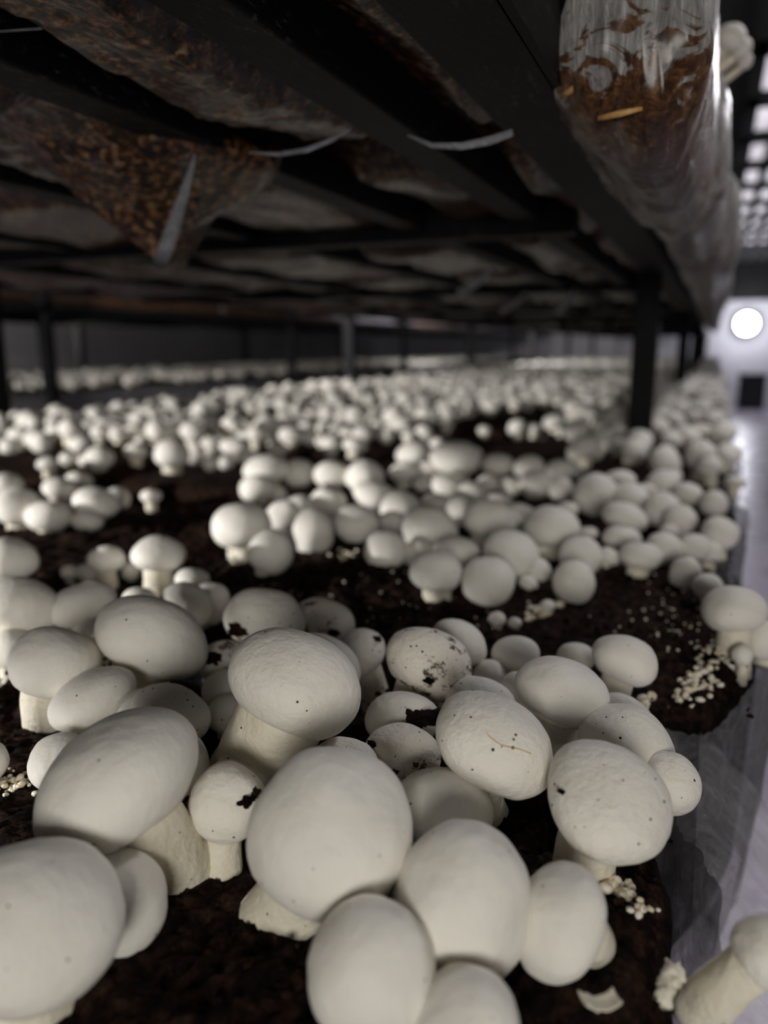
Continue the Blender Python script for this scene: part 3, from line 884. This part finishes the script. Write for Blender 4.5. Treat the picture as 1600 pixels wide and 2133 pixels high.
# --- middle distance, traced
MID = [
 (743, 1092, 92, 78, 85, 'rounded cap in the middle clump above the black hollow', .65),
 (650, 1112, 88, 96, 80, 'tall domed shaded cap right of the brightly lit egg cap', .7),
 (565, 1150, 92, 88, 70, 'shaded cap on a visible leaning stem below the brightly lit egg cap', .8),
 (503, 1096, 118, 94, 98, 'brightly lit egg-shaped cap at the left end of the middle clump', .75),
 (535, 1018, 70, 56, 100, 'lit drooping cap at the front of the trio of bright caps', .6),
 (555, 978, 92, 56, 95, 'leftmost of the three bright caps in a row', .75),
 (622, 985, 66, 56, 90, 'middle one of the three bright caps in a row', .7),
 (692, 990, 74, 56, 85, 'rightmost of the three bright caps in a row', .7),
 (580, 1030, 34, 40, 110, 'tiny bright button beside the drooping lit cap', .5),
 (590, 1076, 74, 62, 105, 'half lit cap behind the brightly lit egg cap', .55),
 (625, 1058, 66, 50, 95, 'shaded cap beneath the middle bright cap', .5),
 (760, 997, 78, 74, 85, 'shaded dome right of the row of three bright caps', .65),
 (685, 1046, 72, 56, 85, 'low shaded cap under the rightmost bright cap', .5),
 (780, 1034, 86, 60, 80, 'broad shaded cap in the back row of the middle clump', .6),
 (803, 1146, 86, 78, 85, 'round cap hanging at the front left of the middle clump', .65),
 (835, 1062, 84, 70, 80, 'cap with a dark crease behind in the middle clump', .6),
 (895, 1106, 112, 98, 72, 'big ovoid cap in the centre of the middle clump', .68),
 (872, 1156, 62, 66, 85, 'cap mostly covered by the big ovoid cap', .55),
 (910, 1190, 106, 86, 88, 'front cap of the middle clump on a short visible stem', .85),
 (1018, 1210, 106, 98, 78, 'round front cap right of the one on a short stem', .68),
 (950, 1147, 94, 56, 80, 'flat cap squeezed above the two front caps of the clump', .75),
 (1020, 1084, 108, 82, 72, 'wide cap with a warm tint behind the clump centre', .72),
 (1085, 1072, 62, 44, 80, 'small tipped cap right of the wide warm-tinted one', .7),
 (1065, 1156, 112, 98, 70, 'large dome at the right of the middle clump', .66),
 (1150, 1101, 110, 88, 84, 'broad dome on the right shoulder of the middle clump', .8),
 (1208, 1160, 88, 82, 75, 'cap above the rightmost front ball of the middle clump', .66),
 (1195, 1215, 82, 86, 85, 'rightmost front ball of the middle clump', .62),
 (1120, 1190, 56, 52, 60, 'small cap wedged beside the rightmost front ball', .5),
 (1100, 1215, 40, 30, 60, 'tiny cream cap low between two front balls', .4),
 (950, 955, 100, 72, 88, 'large oval cap standing above the others behind the clump', .75),
 (988, 952, 34, 50, 70, 'small cap stuck to the large oval one', .7),
 (1037, 970, 66, 48, 85, 'oval cap right of the large oval one', .6),
 (862, 947, 70, 48, 92, 'cap left of the large oval one', .6),
 (912, 925, 34, 26, 90, 'tiny cap behind the large oval one', .6),
 (890, 984, 52, 42, 80, 'small cap in front of the large oval one on the left', .6),
 (840, 985, 56, 42, 92, 'pale cap at the left of the back row', .6),
 (932, 1013, 66, 50, 75, 'cap in the second row behind the clump', .6),
 (879, 1010, 40, 32, 85, 'little cap filling the gap in the second row', .5),
 (985, 1027, 58, 46, 75, 'cap right of the second-row cap', .6),
 (1018, 1008, 46, 36, 82, 'small cap at the edge of the dark strip', .6),
 (1062, 1015, 44, 40, 90, 'small ball alone beside the brown-topped cap', .6),
 (1103, 975, 62, 50, 95, 'cap with a brownish left side', .8),
 (1116, 1010, 68, 56, 90, 'ball in front of the brownish-sided cap', .6),
 (1168, 980, 58, 44, 85, 'upper cap of a stacked pair', .85),
 (1165, 1018, 54, 52, 88, 'lower cap of a stacked pair', .6),
 (1042, 1045, 50, 36, 80, 'small cap before the wide warm-tinted one', .6),
 (915, 1052, 70, 44, 75, 'low cap behind the big ovoid cap', .65),
 (967, 1064, 74, 56, 70, 'slanted cap between the ovoid and the warm-tinted cap', .65),
 (820, 1092, 66, 50, 80, 'half hidden cap behind the front left round cap', .55),
 (1182, 1063, 42, 34, 88, 'lone small button in the dark notch', .6),
 (1240, 1031, 88, 84, 80, 'big lit ball at the left of the edge clump', .7),
 (1302, 1078, 90, 60, 72, 'glossy bright wide cap in the edge clump', .75),
 (1312, 1034, 80, 54, 75, 'lit cap just above the glossy bright one', .8),
 (1290, 1000, 64, 40, 90, 'back cap with a dark hole in the edge clump', .9),
 (1344, 1030, 46, 44, 85, 'small lit cap behind the glossy bright one', .7),
 (1382, 1010, 66, 58, 80, 'cap at the back of the edge clump on the right', .7),
 (1380, 1062, 76, 70, 80, 'pink-shaded ball in the edge clump', .6),
 (1432, 1030, 60, 46, 80, 'cap in the second row at the aisle edge', .7),
 (1486, 1050, 54, 54, 75, 'cap at the aisle edge above a notch', .6),
 (1416, 1082, 66, 58, 80, 'cap in front of the pink-shaded ball', .6),
 (1500, 1110, 72, 62, 70, 'outermost cap at the aisle edge, near the purple floor', .65),
 (1447, 1140, 64, 54, 75, 'left one of a joined pair at the aisle edge', .6),
 (1480, 1150, 44, 42, 70, 'right one of a joined pair at the aisle edge', .5),
 (1295, 1122, 76, 50, 82, 'bright cap with a dark nick below the glossy one', .6),
 (1334, 1160, 84, 60, 80, 'brightest cap at the top of the bare brown peat', .6),
 (1384, 1142, 74, 62, 75, 'lit cap right of the brightest cap', .65),
 (1428, 1196, 62, 76, 75, 'tall pale cap at the rim above the overhanging one', .55),
 (1394, 1110, 40, 34, 90, 'tiny cap between the lit caps of the edge clump', .5),
 (1225, 1112, 44, 26, 90, 'small flat cap left of the bright nicked one', .5),
 (1268, 1160, 46, 34, 60, 'little cap at the left foot of the edge clump', .5),
 (358, 946, 70, 58, 90, 'plump lit mushroom on a short stem at the edge of the black hollow', .8),
 (406, 946, 40, 54, 60, 'slim mushroom leaning against the plump lit one', .75),
 (330, 1155, 108, 74, 90, 'shaded flat-domed mushroom on a visible stem in the left hollow', .95),
 (222, 1166, 72, 56, 92, 'shaded round mushroom left of the flat-domed one', .95),
 (272, 1192, 36, 48, 75, 'slim shaded mushroom between the two in the left hollow', .6),
 (145, 1192, 36, 30, 95, 'tiny shaded mushroom at the left of the hollow', .9),
 (188, 1196, 60, 44, 80, 'low shaded cap under the round one in the hollow', .4),
 (315, 1034, 42, 30, 90, 'lone tiny button mushroom on the black peat', .9),
 (200, 1048, 90, 62, 82, 'lit arched cap with a shadow across its front', .75),
 (183, 1086, 62, 44, 85, 'half shadowed cap below the arched one', .5),
 (245, 1040, 52, 46, 80, 'shaded cap behind the arched one', .6),
 (125, 1020, 68, 46, 85, 'half lit cap with a straight shadow edge', .75),
 (165, 1003, 52, 42, 85, 'grey shaded cap behind the half lit one', .7),
 (103, 1076, 88, 64, 95, 'bright cap drooping toward the black peat', .6),
 (38, 1056, 90, 80, 95, 'bright tall cap at the left of the lit clump', .75),
 (14, 1010, 66, 46, 90, 'bright cap at the back of the lit clump by the left edge', .75),
 (-10, 1050, 40, 60, 90, 'cap cut by the left edge in the lit clump', .7),
 (207, 955, 58, 46, 95, 'lit oval cap at the near rim of the far crop', .6),
 (168, 926, 46, 34, 95, 'lit cap behind the oval one of the far crop', .7),
 (176, 962, 24, 28, 90, 'tiny lit cap beside the oval one of the far crop', .5),
 (142, 955, 36, 26, 95, 'small lit cap left of the oval one of the far crop', .6),
 (100, 966, 44, 28, 95, 'cap with a dark underside at the rim of the far crop', .8),
 (283, 940, 44, 34, 90, 'lit mushroom with two pale legs showing', .9),
 (86, 922, 44, 42, 92, 'lit round cap in the left part of the far crop', .7),
 (20, 930, 38, 34, 92, 'lit ball near the left edge of the far crop', .6),
 (40, 905, 46, 30, 92, 'flat lit cap near the left edge of the far crop', .7),
 (116, 905, 40, 42, 70, 'leaning lit cap in the left part of the far crop', .7),
 (208, 900, 38, 32, 92, 'funnel-shaped lit mushroom in the far crop', .9),
 (255, 898, 40, 28, 92, 'flat lit cap right of the funnel-shaped one', .7),
 (330, 900, 50, 48, 88, 'lit ball behind the plump mushroom', .8),
 (372, 890, 40, 52, 60, 'leaning lit cap behind the plump mushroom', .8),
 (290, 872, 40, 26, 90, 'flat cap above the lit ball of the far crop', .8),
 (490, 930, 62, 36, 88, 'wide lit cap in the cluster by the black hollow', .8),
 (470, 962, 40, 34, 95, 'front lit cap in the cluster by the black hollow', .6),
 (438, 965, 32, 30, 95, 'small front cap at the left of that hollow cluster', .6),
 (520, 955, 40, 36, 88, 'right cap of the cluster by the black hollow', .6),
 (440, 930, 44, 40, 92, 'left back cap of the cluster by the black hollow', .7),
 (580, 935, 44, 24, 90, 'left cap of the row before the dark strip', .6),
 (645, 910, 34, 30, 90, 'cap set back in the row before the dark strip', .7),
 (690, 925, 40, 34, 88, 'middle cap of the row before the dark strip', .7),
 (740, 928, 50, 32, 80, 'right cap of the row before the dark strip', .7),
 (755, 905, 42, 36, 75, 'back right cap of the row before the dark strip', .8),
 (700, 895, 40, 26, 88, 'back middle cap of the row before the dark strip', .8),
]
for cx, cy, w, h, dr, lab, k in MID:
    mushroom(cx, cy, w * 1.05, h * 1.07, dr, lab, k=k * (0.62 if k < 0.9 else 0.72), stem=0.56)

# --- mushrooms on the upper bed peeping past the bag
for cx, cy, w, h, lab in ((1522, 78, 62, 52, 'topmost white cap on the upper bed beside the plastic bag'),
                          (1545, 100, 42, 42, 'second white cap on the upper bed, below the topmost one'),
                          (1553, 128, 28, 34, 'lowest small cap on the upper bed, before the bright grille')):
    d = ray(cx, cy); C = CAMP + d * (1.02 / d.y)
    mushroom(cx, cy, w, h, 80, lab, yfix=1.02 + (cy - 78) * 0.0006, soil=C.z - 0.016, base3=(-0.045, 0.0, -0.022), group='mushrooms on the upper bed')

# --- distant crop
PROTO = []
for i in range(6):
    R = 1.0
    e = empty('mushroom', (0, 0, 0))
    v, f = cap_mesh(0.5, 0.36 + 0.05 * rnd.random(), 16, 11, i * 3.3, 0.05, 0)
    tilt = Matrix.Rotation(rnd.uniform(-.4, .4), 3, 'X') @ Matrix.Rotation(rnd.uniform(-.4, .4), 3, 'Y')
    hh = rnd.uniform(0.28, 0.55)
    v = [tilt @ p + Vector((0, 0, hh)) for p in v]
    mc = bpy.data.meshes.new('cap'); mc.from_pydata([tuple(p) for p in v], [], f); mc.materials.append(M['cap']); mc.polygons.foreach_set('use_smooth', [True] * len(mc.polygons))
    sv, sf = stem_mesh(tilt @ Vector((0, 0, -0.1)) + Vector((0, 0, hh)), tilt @ Vector((0, 0, -0.4)) + Vector((0, 0, hh)), Vector((0, 0, -0.2)), 0.27, 0.29, 10, 4, i)
    ms = bpy.data.meshes.new('stem'); ms.from_pydata([tuple(p) for p in sv], [], sf); ms.materials.append(M['stem']); ms.polygons.foreach_set('use_smooth', [True] * len(ms.polygons))
    PROTO.append((mc, ms, v, f, sv, sf))
    bpy.data.objects.remove(e)

pts = []
grid = {}


def ok(x, y, r):
    gx, gy = int(x / 0.08), int(y / 0.08)
    for i in range(gx - 1, gx + 2):
        for j in range(gy - 1, gy + 2):
            for (a, b_, c) in grid.get((i, j), ()):
                if (a - x) ** 2 + (b_ - y) ** 2 < ((c + r) * 0.80) ** 2: return False
    return True


for (a, b_, c) in placed: grid.setdefault((int(a / 0.08), int(b_ / 0.08)), []).append((a, b_, c))


def project(p):
    q = Vector(p) - CAMP; zf = q.dot(FW)
    return 800 + F * q.dot(RT) / zf, 1066.5 - F * q.dot(UP) / zf, zf


def bare(x, y):
    n = fn((x, y, 0), 3.2, 21) + 0.5 * fn((x, y, 0), 8, 5)
    return n < (-0.30 if y > 2.2 else -0.12)


tries = 0
while len(pts) < 3300 and tries < 90000:
    tries += 1
    y = 0.9 + 12.7 * rnd.random() ** 1.7
    x = rnd.uniform(BX0 + 0.02, 0.05)
    r = rnd.choice((0.012, 0.015, 0.018, 0.021, 0.024, 0.027))
    px_, py_, zf = project((x, y, 0.025))
    if py_ > 905 and not (px_ > 1190 and py_ < 985): continue
    if px_ < -80: continue
    if any(abs(x + 0.137) < 0.045 and abs(y - 1.76 - PITCH * k) < 0.05 for k in range(6)): continue
    if 1000 < px_ < 1150 and 868 < py_ < 950 and rnd.random() < 0.6: continue
    if 1210 < px_ < 1400 and 940 < py_ < 990 and px_ < 1360: continue
    if bare(x, y) and x < -0.12: continue
    if not ok(x, y, r): continue
    grid.setdefault((int(x / 0.08), int(y / 0.08)), []).append((x, y, r))
    pts.append((x, y, r, px_, py_, r / zf))
# second rack crop
pts2 = []
for i in range(1500):
    pts2.append((rnd.uniform(-4.18, -2.78), 1.05 + 11.8 * rnd.random() ** 1.4, rnd.choice((0.018, 0.022, 0.026)), 0, 0, 0))
pts.sort(key=lambda q: -q[5])
n_ind = max(0, 300 - len(placed))
for i, (x, y, r, px_, py_, s) in enumerate(pts[:n_ind]):
    mc, ms, *_ = PROTO[i % 6]
    e = empty('mushroom', (x, y, soil_h(x, y, False)))
    if px_ > 1190: lab, g = 'blurred white mushroom in the packed crop along the aisle edge near the bare post', 'crop around the bare post'
    elif px_ > 800: lab, g = 'dim blurred mushroom in the back crop between dark strip and bare post', 'back crop left of the bare post'
    elif px_ > 420: lab, g = 'blurred lit mushroom in the back crop behind the bright trio', 'back crop at the centre'
    else: lab, g = 'blurred lit mushroom in the back crop at the left, below the dark posts', 'back crop at the left'
    tag(e, lab, 'mushroom', g)
    e.rotation_euler = (0, 0, rnd.uniform(0, 6.28)); e.scale = (2 * r, 2 * r, 2 * r * rnd.uniform(.9, 1.2))
    for nm, me in (('cap', mc), ('stem', ms)):
        o = bpy.data.objects.new(nm, me); COL.objects.link(o); o.parent = e


def crowd(name, lst, label):
    V, Fc, MI = [], [], []
    off = 0
    for i, (x, y, r, *_r) in enumerate(lst):
        _, _, v, f, sv, sf = PROTO[i % 6]
        a = rnd.uniform(0, 6.28); ca, sa = math.cos(a), math.sin(a); z0 = soil_h(x, y, False); sc = 2 * r
        for src, fs, mi in ((v, f, 0), (sv, sf, 1)):
            for p in src: V.append((x + sc * (ca * p.x - sa * p.y), y + sc * (sa * p.x + ca * p.y), z0 + sc * p.z))
            for q in fs: Fc.append(tuple(k + off for k in q)); MI.append(mi)
            off += len(src)
    me = bpy.data.meshes.new(name); me.from_pydata(V, [], Fc)
    me.materials.append(M['cap']); me.materials.append(M['stem'])
    me.polygons.foreach_set('material_index', MI); me.polygons.foreach_set('use_smooth', [True] * len(Fc)); me.update()
    o = bpy.data.objects.new(name, me); COL.objects.link(o)
    return tag(o, label, 'mushrooms', None, 'stuff')


crowd('distant_mushrooms', pts[n_ind:], 'mass of tiny white mushrooms covering the far length of the bed')
crowd('distant_mushrooms', pts2, 'mass of white mushrooms on the bed across the side aisle')


# ------------------------------------------------------------------ small things on the peat
def blob(r, seed, sx=1, sy=1, sz=1, sub=2, amp=0.45, fr=1.4):
    bm = bmesh.new(); bmesh.ops.create_icosphere(bm, subdivisions=sub, radius=1)
    v = []
    for p in bm.verts:
        k = 1 + amp * noise.noise(p.co * fr + Vector((seed, seed, 0))) + amp * 0.5 * noise.noise(p.co * fr * 2.6 + Vector((0, seed, 0)))
        v.append(Vector((p.co.x * sx, p.co.y * sy, p.co.z * sz)) * (r * k))
    f = [tuple(q.index for q in fc.verts) for fc in bm.faces]; bm.free()
    return v, f


def scatter(name, items, mat, label, cat, sub=1, amp=0.5):
    V, Fc = [], []
    for k, (p, r) in enumerate(items):
        v, f = blob(r, k * 0.77, rnd.uniform(.8, 1.3), rnd.uniform(.8, 1.2), rnd.uniform(.6, 1), sub, amp)
        o = len(V); V += [Vector(p) + q for q in v]; Fc += [tuple(i + o for i in q) for q in f]
    o = mesh_obj(name, V, Fc, mat)
    return tag(o, label, cat, None, 'stuff')


it = []
for i in range(5200):
    x = rnd.uniform(-0.55, 0.035); y = rnd.uniform(0.12, 0.84)
    if x > 0.0 and (y < 0.44 or y > 0.80): continue
    r = 0.0008 + 0.0018 * rnd.random() ** 2.5
    it.append(((x, y, soil_h(x, y) + r * 0.1), r))
scatter('peat_crumbs', it, M['peat'], 'loose dark crumbs scattered over the near peat', 'peat crumbs')


def pins(label, cx, cy, spread, n, rmax, elong=1.0):
    items = []
    for i in range(n):
        px_, py_ = cx + rnd.gauss(0, spread), cy + rnd.gauss(0, spread * 0.55 * elong)
        p = atz(px_, py_, 0); p.z = soil_h(p.x, p.y) + 0.001
        items.append((p, rmax * rnd.uniform(.35, 1)))
    scatter('mushroom_pins', items, M['pin'], label, 'mushroom pins', 2, 0.25)


pins('cluster of tiny cream pinheads in the brown peat corner of the second bag', 1452, 1428, 24, 62, 0.0026)
pins('cream pinheads scattered toward the rim of the second bag', 1490, 1365, 26, 30, 0.0018)
pins('clump of cream pinheads before the front balls of the middle clump', 1125, 1272, 18, 30, 0.0032)
pins('pale pinheads in the black peat right of the leaning stem', 715, 1165, 12, 22, 0.0022)
pins('white flecks of young pins at the left edge of the near bag', 22, 1640, 20, 55, 0.0018)
pins('cream pinheads at the front rim of the second bag beside the domed caps', 1342, 1462, 11, 14, 0.0030, 1.0)
pins('loose white flecks over the bare brown peat of the second bag', 1385, 1290, 70, 80, 0.0012)
pins('white flecks over the black peat before the middle clump', 850, 1240, 95, 60, 0.0011)
pins('torn white mushroom bits on the peat beside the tipped cap', 1285, 1876, 20, 26, 0.0030)
pins('small white flecks down the peat slope at the bag edge', 1340, 1935, 20, 12, 0.0018)

for cx, cy, w, h, lab in ((1035, 1290, 36, 32, 'tiny mushroom with a pale round cap alone on the dark strip'),
                          (1072, 1298, 30, 24, 'tiny mushroom beside the cream pinhead clump'),
                          (1140, 1262, 34, 26, 'yellowish tiny mushroom above the cream pinhead clump')):
    mushroom(cx, cy, w, h, 95, lab, k=0.7, soil=0.0)

# torn stump, peel flake
p = atz(1388, 2068, 0.0)
e = empty('mushroom_stump', p); tag(e, 'torn white mushroom stump lying on the peat near the bottom edge', 'mushroom stump')
v, f = stem_mesh(Vector((-0.001, -0.006, 0.001)), Vector((0, 0.0, 0.004)), Vector((0.002, 0.008, 0.002)), 0.0024, 0.0034, 24, 16, 3.0)
v = [q + Vector((noise.noise(q * 500), noise.noise(q * 500 + Vector((9, 0, 0))), noise.noise(q * 500 + Vector((0, 9, 0))))) * 0.0016 for q in v]
mesh_obj('torn_stem', v, f, M['stem'], e)
p = atz(1252, 2098, 0.009)
v, f = [], []
for j in range(9):
    for i in range(17):
        u, w_ = i / 16 * 2 - 1, j / 8 * 2 - 1
        x = 0.0056 * u; y = (0.0032 + 0.0016 * noise.noise(Vector((u * 3, 2, 1)))) * w_
        v.append(Vector((x, y + 0.001 * u * u, 0.0016 * u * u + 0.0008 * w_ * w_)))
n = len(v); v += [q + Vector((0, 0, 0.0006)) for q in v]
for j in range(8):
    for i in range(16):
        q = j * 17 + i; f.append((q, q + 17, q + 18, q + 1)); f.append((n + q, n + q + 1, n + q + 18, n + q + 17))
lp = list(range(17)) + [17 * j + 16 for j in range(1, 9)] + [17 * 8 + i for i in range(15, -1, -1)] + [17 * j for j in range(7, 0, -1)]
for i in range(len(lp)): f.append((lp[i], lp[(i + 1) % len(lp)], n + lp[(i + 1) % len(lp)], n + lp[i]))
o = mesh_obj('mushroom_peel', v, f, M['stem'], None, p); o.rotation_euler = (-0.15, 0.05, 0.55)
tag(o, 'thin curled piece of mushroom skin on the peat at the bottom edge', 'mushroom peel')


# crumbs lying on the caps
def on_cap(key, px_, py_):
    e, C, R, c, ax = res[key]
    d = ray(px_, py_)
    # ray / spheroid intersection
    rot = ax.to_track_quat('Z', 'Y').to_matrix().transposed()
    S = Matrix.Diagonal((1 / R, 1 / R, 1 / c))
    o = S @ (rot @ (CAMP - C)); k = S @ (rot @ d)
    A, B_, D = k.dot(k), 2 * o.dot(k), o.dot(o) - 1
    q = B_ * B_ - 4 * A * D
    if q < 0: t = -B_ / (2 * A)
    else: t = (-B_ - math.sqrt(q)) / (2 * A)
    return CAMP + d * t


CR = [((472, 1672), 512, 1668, 0.0030, 'round black crumb on the knobbly ringed mushroom'),
      ((472, 1672), 528, 1650, 0.0026, 'ragged crumb where the knobbly mushroom meets the largest cap'),
      ((553, 1290), 497, 1312, 0.0052, 'dark peat lump on the left of the cap behind the tall mushroom'),
      ((676, 1293), 690, 1318, 0.0036, 'black crumb on the sooty-specked cap'),
      ((838, 1500), 870, 1498, 0.0060, 'large ragged peat lump on the shoulder of a cap in the dark gap'),
      ((838, 1500), 900, 1492, 0.0048, 'second ragged peat lump beside the large one in the dark gap'),
      ((838, 1571), 779, 1550, 0.0022, 'round brown crumb on the upper left of the peat-dotted cap'),
      ((838, 1571), 820, 1608, 0.0014, 'brown crumb low on the peat-dotted cap'),
      ((892, 1383), 893, 1418, 0.0020, 'brown smear of peat on the dirt-smeared cap'),
      ((748, 1365), 784, 1332, 0.0024, 'black crumb in the notch of the nubby cap'),
      ((1265, 1671), 1170, 1649, 0.0011, 'small crumb on the left side of the large specked cap'),
      ((468, 1382), 440, 1372, 0.0046, 'peat lump clinging to the dirty cap left of the tall mushroom')]
for i, (key, px_, py_, r, lab) in enumerate(CR):
    v, f = blob(r, i * 2.3, 1.2, 0.8, 0.7, 3, 0.8, 1.8)
    o = mesh_obj('peat_crumb', v, f, M['peat'], None, on_cap(key, px_, py_)); tag(o, lab, 'peat crumb')


def thread(name, pts, r, mat, label):
    P = [Vector(p) for p in pts]; Q = []
    for i in range(len(P) - 1):
        a, b_, c, d = P[max(i - 1, 0)], P[i], P[i + 1], P[min(i + 2, len(P) - 1)]
        for k in range(8):
            t = k / 8
            Q.append(0.5 * ((2 * b_) + (c - a) * t + (2 * a - 5 * b_ + 4 * c - d) * t * t + (3 * b_ - a - 3 * c + d) * t ** 3))
    Q.append(P[-1]); v, f = [], []
    for i, q in enumerate(Q):
        d = (Q[min(i + 1, len(Q) - 1)] - Q[max(i - 1, 0)]).normalized(); s = d.orthogonal().normalized(); n_ = d.cross(s)
        for j in range(6):
            a = j / 6 * 2 * math.pi; v.append(q + (s * math.cos(a) + n_ * math.sin(a)) * r - P[0])
    for i in range(len(Q) - 1):
        for j in range(6): f.append((i * 6 + j, i * 6 + (j + 1) % 6, i * 6 + 6 + (j + 1) % 6, i * 6 + 6 + j))
    return tag(mesh_obj(name, v, f, mat, None, P[0]), label, 'fibre')


thread('fibre', [on_cap((1028, 1550), a, b_) - ray(a, b_) * 0.0004 for a, b_ in ((1010, 1521), (1024, 1538), (1048, 1553), (1080, 1560), (1107, 1570))], 0.00016, M['straw'], 'fine pale fibre curving across the wide lumpy cap')
p1 = atz(1130, 1740, 0)
thread('fibre', [aty(1114, 1658, 0.33), aty(1118, 1690, 0.32), aty(1128, 1715, 0.315), p1], 0.00013, M['peat'], 'thin dark root hair dangling between the lumpy cap and the peat')

# loose clear film lying out from the near bag edge
v, f = [], []
nx, ny = 40, 60
for j in range(ny + 1):
    for i in range(nx + 1):
        u, t = i / nx, j / ny
        y = 0.10 + 0.34 * t
        x = 0.010 + 0.085 * u + 0.012 * fn((0, y, 0), 9, 3) * u
        z = -0.014 - 0.10 * u ** 1.3 + 0.010 * fn((u * 0.05, y, 0), 28, 6) * (0.3 + u) + 0.004 * fn((u * 0.1, y, 0), 70, 6)
        v.append((x, y, z))
for j in range(ny):
    for i in range(nx):
        q = j * (nx + 1) + i; f.append((q, q + 1, q + nx + 2, q + nx + 1))
o = mesh_obj('loose_film', v, f, M['film_thin'])
tag(o, 'loose translucent plastic sheet spilling over the aisle edge beside the near bag', 'plastic sheet')
